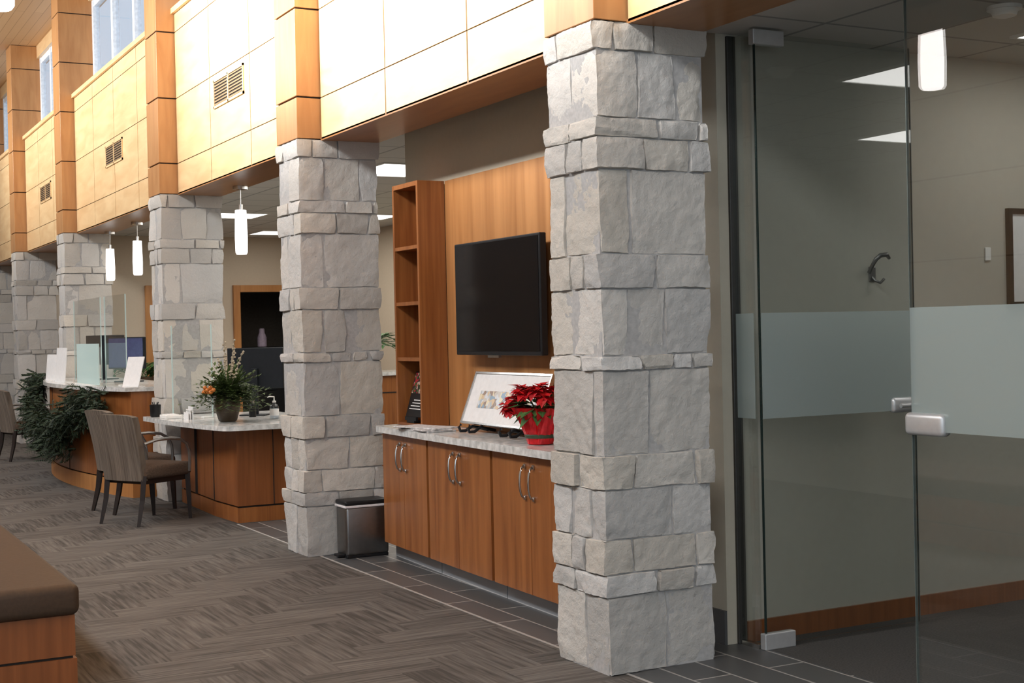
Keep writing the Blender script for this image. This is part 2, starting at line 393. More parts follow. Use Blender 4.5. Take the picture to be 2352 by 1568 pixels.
# ------------------------------------------------------------------ stone columns
COURSES = [  # top to bottom: pixel heights, joints on the near face, joints on the lobby face (from far end)
    (65, [.16, .53], [.25]), (155, [.37, .73], [.5]), (45, [.55, .93], [.5]), (75, [.42, .84], [.45, .72]),
    (195, [.28], [.35]), (80, [.5], [.45, .7]), (155, [.25, .58], [.45]), (35, [.35, .65, .82], [.6]),
    (195, [.42], [.82]), (80, [.27, .84], [.5]), (115, [.62], [.35, .75]), (80, [.25, .82], [.4, .62]),
    (50, [.45, .8], [.4]), (180, [.55], [.6])]
def stone(bm, cl, lo, hi, res, r, amp, seed, col, warp):
    d = [hi[i]-lo[i] for i in range(3)]
    n = [max(2, int(round(d[i]/res))) for i in range(3)]
    vd = {}
    rs = random.Random(seed)
    so = V((seed*3.7, seed*1.3, seed*2.1))
    cuts = []; tilt = []
    for axis in range(3):
        cs = []
        for q in range(4):
            a = rs.uniform(0, 2*PI); cs.append((math.cos(a), math.sin(a), rs.uniform(.5, 1.1), rs.uniform(.008, .022)))
        cuts.append(cs); tilt.append((rs.uniform(-.005, .005), rs.uniform(-.005, .005)))
    def vert(i, j, k):
        key = (i, j, k)
        if key in vd: return vd[key]
        p = V((lo[0]+d[0]*i/n[0], lo[1]+d[1]*j/n[1], lo[2]+d[2]*k/n[2]))
        p0 = p.copy()
        q = V([min(max(p[c], lo[c]+r), hi[c]-r) if d[c] > 2*r else (lo[c]+hi[c])/2 for c in range(3)])
        e = p-q; L = e.length
        uvw = (2*i/n[0]-1, 2*j/n[1]-1, 2*k/n[2]-1)
        if L > 1e-6:
            dn = e/L
            ns = noise.noise(p*4+so)*amp*.2 + (noise.turbulence(p*10+so, 4, True)-.9)*amp*.8 + noise.noise(p*55+so)*amp*.3
            p = q + dn*(r+ns*(1 if abs(dn.z) < .9 else .2))
            for ax in (0, 1):
                if (i in (0, n[0])) if ax == 0 else (j in (0, n[1])):
                    u, w_ = (uvw[1], uvw[2]) if ax == 0 else (uvw[0], uvw[2])
                    u0, w0 = u, w_
                    u += noise.noise(p0*14+so)*.26; w_ += noise.noise(p0*14-so)*.26
                    dep = tilt[ax][0]*u0+tilt[ax][1]*w0
                    c_ = 0
                    for (ca, sa, t, sl) in cuts[ax]:
                        c_ = max(c_, (ca*u+sa*w_-t)*sl)
                    sg = 1 if uvw[ax] < 0 else -1
                    p[ax] += sg*(dep+c_)
        w = V((noise.noise(p0*6+warp), noise.noise(p0*6+warp+V((9.3, 0, 0))), noise.noise(p0*6+warp+V((0, 17.1, 0)))))
        fade = min(1, (p0.z)/.06, (CH-p0.z)/.06)
        p = p + V((w.x*.006, w.y*.006, w.z*.006*max(0, fade)))
        p.z = min(max(p.z, .001), CH-.001)
        v = bm.verts.new(p); v[cl] = col; vd[key] = v
        return v
    nx, ny, nz_ = n
    for i in range(nx):
        for j in range(ny):
            for k in (0, nz_):
                bm.faces.new((vert(i, j, k), vert(i+1, j, k), vert(i+1, j+1, k), vert(i, j+1, k)))
    for i in range(nx):
        for k in range(nz_):
            for j in (0, ny):
                bm.faces.new((vert(i, j, k), vert(i+1, j, k), vert(i+1, j, k+1), vert(i, j, k+1)))
    for j in range(ny):
        for k in range(nz_):
            for i in (0, nx):
                bm.faces.new((vert(i, j, k), vert(i, j+1, k), vert(i, j+1, k+1), vert(i, j, k+1)))
def column(idx, label):
    rnd = random.Random(100+idx)
    res = [.0115, .019, .04, .055, .07, .07][idx]
    hx, hy = CW/2, CD/2
    root = thing('stone_column', label, 'column', (CX+hx, CY[idx]+hy, 0), 0, 'stone columns along the lobby')
    bm = new(); cl = bm.verts.layers.float_color.new('tint')
    tot = sum(c[0] for c in COURSES); z = CH; g = .002; sd = idx*50
    warp = V((idx*3.3, idx*5.1, 0))
    def tint():
        t = rnd.uniform(.45, .59); wv = rnd.uniform(.03, .10)
        return (t*(1+wv*.7), t, t*(1-wv*1.1), 1)
    for (h, fr, fl) in COURSES:
        z1 = z; z0 = z-h/tot*CH; z = z0
        j = (lambda: 0) if idx == 0 else (lambda: rnd.uniform(-.05, .05))
        xs = sorted([-hx+CW*min(max(f+j(), .1), .95) for f in fr]); ys = sorted([hy-CD*(min(max(f+j(), .1), .92)) for f in fl])
        band = h < 100
        def o(): return rnd.uniform(-.006, .007) + (.012 if band else 0)
        def put(x0, x1, y0, y1, ox0=0, ox1=0, oy0=0, oy1=0):
            nonlocal sd
            sd += 1
            stone(bm, cl, (x0-ox0+g, y0-oy0+g, z0+g), (x1+ox1-g, y1+oy1-g, z1-g), res, .002, .009, sd, tint(), warp)
        a = o()
        put(-hx, xs[0], -hy, ys[0], ox0=o(), oy0=a)                          # corner stone
        for p, q in zip(xs, xs[1:]): put(p, q, -hy, -.06, oy0=o())
        ym = rnd.uniform(-.05, .06)
        put(xs[-1], hx, -hy, ym, oy0=o(), ox1=o())
        for p, q in zip(ys, ys[1:]): put(-hx, -.12, p, q, ox0=o())
        xm = rnd.uniform(-.05, .1)
        put(-hx, xm, ys[-1], hy, ox0=o(), oy1=o())
        put(xm, hx, ym, hy, oy1=o(), ox1=o())
    ob('stonework', bm, M_stone, root, smooth=22, world=False)
    ob('mortar_core', bx(new(), -hx+.012, hx-.012, -hy+.012, hy-.012, 0, CH), M_mortar, root, world=False)
    # timber pilaster above
    p = thing('wood_pilaster', PIL[idx], 'pilaster', (CX+hx, CY[idx]+hy, CH), 0, 'timber pilasters above the columns')
    x0, x1, y0, y1 = CX, 3.60, CY[idx]+.005, CY[idx]+CD-.005
    zs = [CH, 3.12, 3.72, 4.33, 4.94, 5.55, 5.9]
    w = new()
    for a, c in zip(zs, zs[1:]): bx(w, x0, x1, y0, y1, a+.006, c-.006, .002, 1)
    ob('timber_facing', w, M_pil, p)
    ob('reveal_core', bx(new(), x0+.015, x1-.015, y0+.015, y1-.015, CH, 5.9), M_dark, p)
CLAB = ['nearest and largest grey stone column, beside the glass office door',
        'second grey stone column, with the steel bin at its foot',
        'third grey stone column, behind the low desk and its armchairs',
        'fourth grey stone column, behind the curved counter and its clear screen',
        'fifth grey stone column, standing beyond the curved counter and garland',
        'farthest stone column, cut by the left edge of the photo']
PIL = ['short visible end of timber pilaster on top of the nearest stone column',
       'tall timber pilaster above the second stone column, right of the largest vent',
       'timber pilaster above the third stone column, between two wall vents',
       'timber pilaster above the fourth stone column, left of the biggest clerestory window',
       'timber pilaster above the fifth stone column near the left edge',
       'farthest timber pilaster at the left edge of the photo']
for i in range(6): column(i, CLAB[i])

# vents
VL = ['largest two-part louvred air vent in the wood wall above the low desk',
      'middle louvred air vent in the wood wall above the curved counter', 'smallest and farthest louvred air vent at left']
for i in range(3):
    yc = (CY[i+1]+CD+CY[i+2])/2; zc = 3.55
    v = thing('air_vent', VL[i], 'vent', (XG, yc, zc-.11), 0, 'air vents in the wood wall')
    f = new()
    for y0, y1 in ((yc-.42, yc-.40), (yc-.012, yc+.012), (yc+.40, yc+.42)): bx(f, XG-.012, XG, y0, y1, zc-.12, zc+.12)
    for z0, z1 in ((zc-.12, zc-.1), (zc+.1, zc+.12)): bx(f, XG-.012, XG, yc-.42, yc+.42, z0, z1)
    ob('frame', f, M_panel, v)
    ob('backing', bx(new(), XG-.003, XG, yc-.4, yc+.4, zc-.1, zc+.1), M_dark, v)
    s = new()
    for q in range(8):
        z = zc-.09+q*.0255
        bx(s, XG-.010, XG-.002, yc-.4, yc+.4, z-.0055, z+.0055)
    ob('louvre', s, M_vent, v)

# ------------------------------------------------------------------ credenza
def fx(y):
    t = (y-6)/2.6
    return 3.48+.06*t+.04*t*t
def strip(y0, y1, off0, off1, n=10, xb=None):
    pts = [(fx(y0+(y1-y0)*i/n)+off0, y0+(y1-y0)*i/n) for i in range(n+1)]
    if xb is not None: return pts+[(xb, y1), (xb, y0)]
    return pts+[(fx(y1-(y1-y0)*i/n)+off1, y1-(y1-y0)*i/n) for i in range(n+1)]
UL = ['wooden two-door base cabinet at the left end, next to the bin', 'middle wooden two-door base cabinet, below the picture on easels',
      'right wooden two-door base cabinet, partly hidden by the nearest column']
for i, (y0, y1) in enumerate(((7.79, 8.6), (6.85, 7.78), (5.9, 6.84))):
    c = thing('base_cabinet', UL[i], 'cabinet', (3.7, (y0+y1)/2, 0), 0, 'base cabinets under the television')
    ob('body', prism(new(), strip(y0, y1, .024, 0, xb=3.915), .10, .845), M_cherry_d, c)
    ob('toe_kick', prism(new(), strip(y0, y1, .085, 0, xb=3.915), 0, .10), M_kick, c)
    ym = (y0+y1)/2
    for (a, e, hy) in ((y0+.012, ym-.002, ym-.05), (ym+.002, y1-.012, ym+.05)):
        d = ob('door', prism(new(), strip(a, e, 0, .022), .105, .838), M_cherry, c)
        h = new(); xx = fx(hy)
        pts = [(xx-.004-.034*math.sin(PI*q/12)**.7, hy, .70+.08*math.cos(PI*q/12)*1.05) for q in range(13)]
        tube(h, pts, .0065, 8)
        for z in (.70-.084, .70+.084): bx(h, xx-.012, xx+.001, hy-.009, hy+.009, z-.012, z+.012, .003)
        ob('handle', h, M_steel, d, smooth=True)
w = prism(new(), [(fx(5.56)-.05, 5.56)]+strip(5.56, 8.58, -.05, 0)[:11]+[(fx(8.62)-.03, 8.62), (3.915, 8.63), (3.915, 5.56)], .846, .887)
bmesh.ops.remove_doubles(w, verts=w.verts[:], dist=1e-5)
tag(ob('granite_worktop', w, M_granite), 'long curved pale granite worktop over the base cabinets below the television', 'worktop')
tag(ob('timber_wall_panel', bx(new(), 3.897, 3.919, 5.6, 8.2, .888, 2.5, .002, 1), M_tvpanel), 'tall warm wood backing panel on the wall behind the television', 'wall panel')
# bookcase tower
t = thing('open_bookcase', 'tall narrow open wooden bookcase standing on the left end of the worktop', 'bookcase', (3.8, 8.41, .888))
for y0 in (8.2, 8.592): ob('side_panel', bx(new(), 3.70, 3.895, y0, y0+.025, .888, 2.5, .001, 1), M_cherry, t)
ob('back_panel', bx(new(), 3.88, 3.895, 8.226, 8.591, .888, 2.47), M_cherry_d, t)
ob('top', bx(new(), 3.70, 3.895, 8.226, 8.591, 2.47, 2.5), M_cherry, t)
ob('base_board', bx(new(), 3.70, 3.879, 8.226, 8.591, .888, .905), M_cherry_d, t)
for z in (1.33, 1.70, 2.07): ob('shelf', bx(new(), 3.703, 3.879, 8.226, 8.591, z-.012, z+.012), M_cherry, t)

# television
t = thing('television', 'large black flat television mounted on the wood panel above the worktop', 'television', (3.83, 7.29, 1.36))
ob('housing', bx(new(), 3.785, 3.83, 6.74, 7.84, 1.36, 2.055, .006), M_black, t)
ob('screen', bx(new(), 3.782, 3.786, 6.757, 7.823, 1.385, 2.04), M_screen, t)
ob('wall_bracket', bx(new(), 3.83, 3.8965, 7.1, 7.48, 1.5, 1.9), M_black, t)
ob('logo_badge', bx(new(), 3.782, 3.80, 7.26, 7.40, 1.345, 1.36), M_steel, t)

# framed print and easels
L = math.radians(21)
MF = Matrix.Translation((3.745, 7.225, .938)) @ Matrix.Rotation(L, 4, 'Y')
t = thing('framed_print', 'long white framed print leaning on two small black easels', 'picture', (3.745, 7.225, .938))
f = new()
bx(f, -.012, .012, -.485, .485, 0, .012, M=MF); bx(f, -.012, .012, -.485, .485, .323, .335, M=MF)
bx(f, -.012, .012, -.485, -.473, .012, .323, M=MF); bx(f, -.012, .012, .473, .485, .012, .323, M=MF)
ob('frame', f, M_steel, t)
ob('mount', bx(new(), -.004, .008, -.473, .473, .012, .323, M=MF), M_paper, t)
for q in range(6):
    ob('printed_picture', bx(new(), -.0055, -.0035, .34-.115*(q+1)+.006, .34-.115*q, .105, .215, M=MF), M_print, t)
for i, (y, lab) in enumerate(((7.5, 'left small black tabletop easel holding the white framed print'), (6.97, 'right small black tabletop easel, beside the red poinsettia'))):
    e = thing('display_easel', lab, 'easel', (3.74, y, .888), 0, 'black tabletop easels')
    for s in (-1, 1):
        q = new()
        pts = [(3.85, y+s*.045, .900), (3.80, y+s*.05, .912), (3.745, y+s*.055, .925), (3.70, y+s*.06, .900), (3.665, y+s*.062, .900), (3.655, y+s*.062, .925), (3.67, y+s*.062, .94)]
        tube(q, pts, .010, 8); ob('foot', q, M_black, e, smooth=True)
    q = new(); tube(q, [(3.775, y, .91), (3.835, y, 1.06), (3.875, y, 1.17)], .006, 6); ob('back_stay', q, M_black, e, smooth=True)
    q = new(); cyl(q, (3.80, y-.05, .912), (3.80, y+.05, .912), .006, n=8); ob('crossbar', q, M_black, e)

# poster on stand in bookcase
MP = Matrix.Translation((3.735, 8.42, .945)) @ Matrix.Rotation(math.radians(16), 4, 'Y')
t = thing('poster_stand', 'small dark poster in a clear stand at the foot of the bookcase', 'poster', (3.735, 8.42, .905))
ob('poster_sheet', bx(new(), -.003, .003, -.12, .12, 0, .31, M=MP), M_black, t)
ob('poster_photo', bx(new(), -.0045, -.0025, -.11, .11, .16, .30, M=MP), M_poster, t)
for q in range(4): ob('caption_line', bx(new(), -.0045, -.0025, -.09+.02*(q % 2), .09-.015*q, .05+.02*q, .056+.02*q, M=MP), M_paper, t)
ob('stand', bx(new(), 3.712, 3.86, 8.36, 8.48, .906, .92), M_black, t)
ob('lip', bx(new(), 3.712, 3.728, 8.33, 8.51, .92, .946), M_black, t)

# newspapers
NL = ['topmost newspaper of the small stack on the worktop, lying askew', 'folded newspaper in the middle of the stack on the worktop', 'bottom newspaper of the stack on the granite worktop']
for i in range(3):
    Mn = Matrix.Translation((3.60, 7.93, .888+.0085*(2-i))) @ Matrix.Rotation(math.radians([14, -5, 3][i]), 4, 'Z')
    n = bx(new(), -.10, .10, -.22, .21, 0, .008, .002, 1, M=Mn)
    tag(ob('newspaper', n, M_news), NL[i], 'newspaper', 'newspapers on the worktop')

# poinsettia
px, py, pz = 3.625, 6.49, .888
t = thing('poinsettia', 'red poinsettia in a crinkled red foil wrapped pot on the worktop', 'plant', (px, py, pz))
rnd = random.Random(3); cr = [rnd.uniform(.80, 1.18) for _ in range(40)]
ob('foil_pot', lathe(new(), [(.058, 0), (.070, .004), (.077, .04), (.090, .08), (.104, .13), (.122, .18), (.130, .20), (.10, .195), (.03, .16)], (px, py, pz), 40, lambda k, z: 1+(cr[k]-1)*(z/.13 if z > 0 else 0)), M_foil, t)
ob('pot_band', lathe(new(), [(.080, .035), (.0845, .04), (.087, .052), (.083, .057)], (px, py, pz), 30), M_gband, t)
b = new()
for q in range(40):
    d = rdir(-.6, .3); leaf(b, V((px, py, pz+.21))+d*.05, d, (0, 0, 1), rnd.uniform(.10, .16), .065, .012)
ob('green_leaf', b, M_green2, t)
b = new()
heads = [(0, 0, .31), (-.06, .07, .30), (.06, -.06, .29), (-.06, -.07, .29), (.06, .09, .27), (-.02, .13, .28), (-.10, -.01, .27), (-.06, .17, .24), (-.09, .10, .24), (-.05, -.14, .26), (-.08, .19, .20), (-.10, .13, .18)]
for (hx_, hy_, hz) in heads:
    c = V((px+hx_, py+hy_, pz+hz))
    for q in range(18):
        a = q*2*PI/18+rnd.uniform(-.2, .2); el = rnd.uniform(-.7, .5)
        d = V((math.cos(a), math.sin(a), el)); leaf(b, c, d, (0, 0, 1), rnd.uniform(.06, .095), rnd.uniform(.042, .058), rnd.uniform(.004, .02))
ob('red_bract', b, M_red, t)
for q in range(6):
    b = new(); hx_, hy_, hz = heads[q]; cyl(b, (px, py, pz+.15), (px+hx_, py+hy_, pz+hz), .004, n=6)
    ob('stem', b, M_green2, t)

# step bin
t = thing('step_bin', 'small stainless steel pedal bin with black lid against the second column', 'bin', (3.49, 8.75, 0))
ob('steel_body', bx(new(), 3.33, 3.64, 8.655, 8.845, .015, .345, .02, 3), M_bin, t, smooth=True)
ob('base_rim', bx(new(), 3.335, 3.635, 8.66, 8.84, 0, .02, .004), M_black, t)
ob('bin_liner', bx(new(), 3.323, 3.645, 8.648, 8.852, .338, .354, .005), M_bag, t)
ob('lid', bx(new(), 3.325, 3.643, 8.65, 8.848, .354, .386, .013, 3), M_black, t, smooth=True)
ob('pedal', bx(new(), 3.285, 3.335, 8.70, 8.78, .01, .028, .004), M_black, t)

# ------------------------------------------------------------------ low desk
t = thing('reception_desk', 'low wooden desk with pale granite top between second and third columns', 'desk', (3.65, 11.7, 0))
dk = [(3.25, 10.85), (3.22, 11.4), (3.25, 12.6), (4.05, 12.6), (4.05, 10.85)]
ob('body', prism(new(), dk, .135, .76), M_cherry_d, t)
ob('reveal', prism(new(), [(3.265, 10.865), (3.235, 11.4), (3.265, 12.59), (4.03, 12.59), (4.03, 10.865)], .12, .135), M_dark, t)
ob('plinth', prism(new(), dk, 0, .12), M_cherry, t)
for y in (11.42, 12.0): ob('panel_joint', bx(new(), 3.214, 3.3, y-.003, y+.003, .135, .76), M_dark, t)
ob('panel_joint', bx(new(), 3.55, 3.556, 10.844, 10.9, .135, .76), M_dark, t)
sl = [(2.915, 12.62), (2.925, 12.2), (2.96, 11.6), (3.02, 11.05), (3.09, 10.7), (3.13, 10.645), (3.2, 10.63), (4.12, 10.63), (4.12, 12.62)]
ob('worktop', prism(new(), sl, .76, .80), M_granite, t)
DZ = .80
# flower pot arrangement
px, py, pz = 3.30, 11.25, DZ
t = thing('flower_arrangement', 'bronze pot of festive evergreens and pale twigs on the low desk', 'plant', (px, py, pz))
ob('pot', lathe(new(), [(.06, 0), (.075, .01), (.10, .09), (.108, .14), (.10, .19), (.085, .225), (.09, .235), (.075, .23), (.07, .15)], (px, py, pz), 28), M_bronze, t, smooth=True)
b = new(); rnd = random.Random(5)
for q in range(230):
    d = V((rnd.gauss(0, .7), rnd.gauss(0, .8), rnd.uniform(-.1, .8))).normalized()
    Ln = rnd.uniform(.14, .36)*(1.12-.35*abs(d.z)); p0 = V((px, py, pz+.23))
    tip_drop = V((0, 0, -.13))
    for s in range(8):
        u = s/7; p = p0+d*Ln*u+tip_drop*u*u*(1-d.z)
        for sg in (-1, 1):
            sd = (d.cross(V((0, 0, 1)))*sg+d*.7+V((0, 0, rnd.uniform(-.3, .5)))).normalized()
            leaf(b, p, sd, (0, 0, 1), .066*(1.2-u*.5), .026, .004)
for v in b.verts: v.co.z = max(v.co.z, DZ+.10)
ob('greenery', b, M_green3, t)
for (dx, dy, dz, Ln) in ((.0, .12, 1, .46), (.03, -.30, .8, .50), (.1, -.42, .62, .46), (-.1, .3, .8, .34), (.1, -.2, .9, .42)):
    b = new(); d = V((dx, dy, dz)).normalized(); p0 = V((px, py, pz+.2))
    tube(b, [p0, p0+d*Ln*.5, p0+d*Ln+V((0, 0, .01))], .003, 5)
    for s in range(16):
        p = p0+d*Ln*(.45+.55*s/15); q = rdir()*.012
        bmesh.ops.create_icosphere(b, subdivisions=1, radius=.010, matrix=Matrix.Translation(p+q))
    ob('berry_twig', b, M_twig, t)
for q in range(12):
    s = new(); bmesh.ops.create_icosphere(s, subdivisions=2, radius=.018, matrix=Matrix.Translation((px+rnd.uniform(-.22, -.14), py+rnd.uniform(-.2, .02), pz+.25+rnd.uniform(0, .06))))
    ob('ornament', s, M_orange, t, smooth=True)

# monitor builder (local: back faces -X)
def monitor(label, loc, rz, w, h, zb, back=M_mon, scr=M_monscreen):
    t = thing('computer_monitor', label, 'monitor', loc, rz, 'desk monitors')
    ob('housing', bx(new(), -.02, .02, -w/2, w/2, zb, zb+h, .006), back, t, world=False)
    ob('screen', bx(new(), .0195, .022, -w/2+.012, w/2-.012, zb+.015, zb+h-.012), scr, t, world=False)
    ob('stand', bx(new(), -.05, -.019, -.03, .03, .012, zb+h*.5, .004), back, t, world=False)
    ob('base', bx(new(), -.12, .08, -.12, .12, 0, .012, .003), back, t, world=False)
    return t
monitor('black back of monitor on the low desk behind the evergreens', (3.78, 11.98, DZ), math.radians(52), .52, .365, .24)
# sanitiser bottle
t = thing('pump_bottle', 'clear hand sanitizer pump bottle on the low desk', 'bottle', (3.72, 11.3, DZ))
ob('bottle', lathe(new(), [(.036, 0), (.038, .01), (.038, .10), (.03, .12), (.014, .13), (.014, .14)], (3.72, 11.3, DZ), 20), M_bottle, t, smooth=True)
b = new(); tube(b, [(3.72, 11.3, DZ+.14), (3.72, 11.3, DZ+.155), (3.72, 11.3, DZ+.156), (3.72, 11.3, DZ+.188), (3.68, 11.3, DZ+.192), (3.66, 11.3, DZ+.186)], [.016, .016, .006, .006, .006, .005], 10)
ob('pump', b, M_white, t)
ob('label_band', lathe(new(), [(.0385, .03), (.039, .031), (.039, .085), (.0385, .086)], (3.72, 11.3, DZ), 20), M_paper, t)
t = thing('dark_bottle', 'slim dark cylinder beside the bronze flower pot', 'container', (3.66, 11.72, DZ))
ob('body', lathe(new(), [(.03, 0), (.032, .01), (.03, .10), (.02, .12)], (3.66, 11.72, DZ), 18), M_black, t, smooth=True)
ob('cap', lathe(new(), [(.018, .12), (.018, .15), (.012, .152)], (3.66, 11.72, DZ), 14), M_steel, t)
# plexi
def screen(label, p0, p1, z0, z1):
    p0 = V((*p0, 0)); p1 = V((*p1, 0)); d = p1-p0; L = d.length; a = math.atan2(d.y, d.x)
    t = thing('acrylic_screen', label, 'screen', ((p0.x+p1.x)/2, (p0.y+p1.y)/2, z0), a, 'clear acrylic sneeze screens')
    ob('sheet', bx(new(), -L/2, L/2, -.004, .004, .012, z1-z0), M_plexi, t, world=False)
    for s in (-1, 1): ob('edge', bx(new(), s*L/2-.003, s*L/2+.003, -.005, .005, .012, z1-z0), M_teal, t, world=False)
    for s in (-1, 1): ob('foot', bx(new(), s*L*.36-.03, s*L*.36+.03, -.05, .05, 0, .012, .003), M_white, t, world=False)
screen('clear acrylic screen standing on the left half of the low desk', (3.34, 11.84), (3.16, 12.5), DZ, 1.62)
# pen cup, tray, cards
t = thing('pen_cup', 'black pen cup at the left tip of the low desk', 'cup', (2.99, 12.46, DZ))
ob('cup', lathe(new(), [(.04, 0), (.046, .01), (.05, .11), (.046, .112), (.042, .03)], (2.99, 12.46, DZ), 20), M_black, t, smooth=True)
for q in range(4):
    b = new(); cyl(b, (2.99, 12.46, DZ+.06), (2.99+.03*math.cos(q*1.7), 12.46+.03*math.sin(q*1.7), DZ+.135), .004, n=6); ob('pen', b, M_black, t)
t = thing('paper_tray', 'flat white tray of papers on the low desk', 'tray', (3.04, 12.15, DZ))
ob('tray', bx(new(), 2.98, 3.12, 12.03, 12.27, DZ, DZ+.03, .005), M_white, t)
ob('paper_sheet', bx(new(), 3.0, 3.10, 12.05, 12.25, DZ+.03, DZ+.036), M_paper, t)
t = thing('card_holder', 'small white card holder on the low desk in front of the screen', 'card holder', (3.13, 11.88, DZ))
for q in range(3):
    ob('card_pocket', bx(new(), 3.11+.02*q, 3.118+.02*q, 11.80, 11.94, DZ, DZ+.06+.025*q), M_paper, t)

# ------------------------------------------------------------------ high curved counter
def hx_(y): return 2.66+.28*((y-15.3)/2.1)**2
Y0, Y1 = 13.2, 17.5
def cpoly(off, y0=Y0, y1=Y1, xb=3.6, n=24): return [(hx_(y0+(y1-y0)*i/n)+off, y0+(y1-y0)*i/n) for i in range(n+1)]+[(xb, y1), (xb, y0)]
t = thing('curved_counter', 'tall curved wooden service counter hung with an evergreen garland', 'counter', (3.2, 15.3, 0))
ob('body', prism(new(), cpoly(0), .17, 1.01), M_cherry, t, smooth=30)
ob('reveal', prism(new(), cpoly(.02, Y0+.01, Y1-.01), .155, .17), M_dark, t)
ob('plinth', prism(new(), cpoly(0), 0, .155), M_trimwood, t, smooth=30)
ob('worktop', prism(new(), cpoly(-.07, Y0-.03, Y1, 3.62), 1.01, 1.05), M_granite, t, smooth=30)
for y in (13.9, 14.9, 15.9, 16.9): ob('panel_joint', bx(new(), hx_(y)-.004, hx_(y)+.05, y-.004, y+.004, .17, 1.01), M_dark, t)
CZ = 1.05
screen('clear acrylic screen on the near half of the curved counter', (3.0, 13.62), (2.96, 14.4), CZ, 1.95)
screen('clear acrylic screen on the far half of the curved counter', (2.96, 14.6), (2.97, 16.1), CZ, 1.95)
# aqua sheet
t = thing('aqua_panel', 'small pale aqua panel standing on the curved counter', 'panel', (2.78, 14.4, CZ))
ob('sheet', bx(new(), 2.775, 2.787, 13.85, 14.95, CZ+.01, CZ+.42), M_teal, t)
ob('foot', bx(new(), 2.74, 2.83, 14.0, 14.9, CZ, CZ+.01), M_white, t)
def sign(label, loc, rz, w, h, lean):
    t = thing('counter_sign', label, 'sign', loc, rz, 'white paper signs on the curved counter')
    ML = Matrix.Rotation(lean, 4, 'Y')
    ob('sheet', bx(new(), -.004, .004, -w/2, w/2, .004, h, M=ML), M_paper, t, world=False)
    ob('foot', bx(new(), -.01, .09, -w/2, w/2, 0, .006), M_paper, t, world=False)
sign('white sign leaning back at the near end of the curved counter', (2.97, 13.34, CZ), math.radians(35), .20, .30, math.radians(18))
sign('upright white sign at the far end of the curved counter', (2.80, 16.6, CZ), math.radians(10), .42, .30, .1)
sign('taller white notice beside the aqua panel', (2.74, 15.75, CZ), math.radians(4), .42, .38, .08)
monitor('dark monitor on the curved counter behind the near acrylic screen', (3.30, 14.95, CZ), math.radians(215), .50, .34, .14)
monitor('dark monitor on the curved counter behind the far acrylic screen', (3.34, 16.25, CZ), math.radians(40), .52, .34, .17)

# garland
b = new(); rnd = random.Random(11)
path = [(17.42, .96), (17.1, .94), (16.75, .84), (16.35, .70), (15.8, .60), (15.2, .55), (14.7, .58), (14.3, .74), (13.95, .90), (13.6, .86)]
for (ya, za), (yb, zb) in zip(path, path[1:]):
    for q in range(270):
        u = rnd.random(); y = ya+(yb-ya)*u; z = za+(zb-za)*u
        sp_ = .14 if y > 14.4 else .085
        c = V((hx_(y)-.13+rnd.gauss(0, .065), y+rnd.gauss(0, .09), z+max(-.30, min(.16, rnd.gauss(0, sp_)))))
        d = V((rnd.uniform(-.8, .1), rnd.uniform(-1, 1), rnd.uniform(-1.3, .2))).normalized()
        Ln = rnd.uniform(.08, .15)
        for s in range(5):
            p = c+d*Ln*s/5
            for sg in (-1, 1):
                sd = (d.cross(V((.3, .2, 1)))*sg+d).normalized()
                leaf(b, p, sd, (-1, 0, .3), .055, .017, .003)
for v in b.verts:
    v.co.y = min(v.co.y, 17.62)
    lim = hx_(min(max(v.co.y, Y0), Y1))-.074
    if v.co.x > lim: v.co.x = lim
    v.co.z = max(v.co.z, .25)
tag(ob('evergreen_garland', b, M_green, recalc=False), 'thick dark evergreen garland draped along the front of the curved counter', 'garland')

# ------------------------------------------------------------------ chairs
def chair():
    t = thing('armchair', 'nearest armchair with striped grey-brown back, drawn up to the low desk', 'chair', (0, 0, 0), 0, 'striped visitor armchairs')
    s = bx(new(), -.25, .27, -.245, .245, .37, .48, .035, 4); ob('seat', s, M_seat, t, smooth=True, world=False)
    b = new(); n = 10; rs = []
    for k in range(9):
        u = k/8; z = .36+.54*u
        x = -.235-.10*u**1.3; w = .225+.015*u
        ring = []
        for i in range(n+1):
            y = -w+2*w*i/n; cv = -.03*(1-(y/w)**2); ring.append(V((x+cv-.028, y, z)))
        for i in range(n+1):
            y = w-2*w*i/n; cv = -.03*(1-(y/w)**2); ring.append(V((x+cv+.028, y, z)))
        if k == 8: ring = [V((p.x, p.y, p.z-.02*(abs(p.y)/w)**4)) for p in ring]
        rs.append(ring)
    rings(b, rs); ob('backrest', b, M_fabric, t, smooth=True, world=False)
    for sy in (-1, 1):
        b = new(); tube(b, [(-.235, sy*.215, .40), (-.26, sy*.215, .2), (-.31, sy*.222, 0)], [.030, .026, .018], 4); ob('leg', b, M_leg, t, world=False)
        b = new(); tube(b, [(.235, sy*.215, .40), (.245, sy*.215, .2), (.255, sy*.218, 0)], [.030, .026, .018], 4); ob('leg', b, M_leg, t, world=False)
        b = new(); tube(b, [(-.27, sy*.262, .66), (-.15, sy*.268, .685), (0, sy*.272, .69), (.11, sy*.272, .675), (.18, sy*.27, .635), (.215, sy*.265, .57), (.225, sy*.258, .48), (.225, sy*.25, .40)], .013, 8)
        ob('armrest', b, M_arm, t, smooth=True, world=False)
    b = new(); bx(b, -.22, .24, -.21, .21, .33, .372); ob('seat_rail', b, M_leg, t, world=False)
    return t
c1 = chair(); c1.location = (2.68, 11.48, 0); c1.rotation_euler = (0, 0, math.radians(29))
dup(c1, (2.77, 12.30, 0), math.radians(12), 'second striped armchair at the low desk, mostly hidden behind the nearest one')
dup(c1, (2.80, 18.5, 0), math.radians(12), 'far striped armchair at the left edge, beyond the garland')

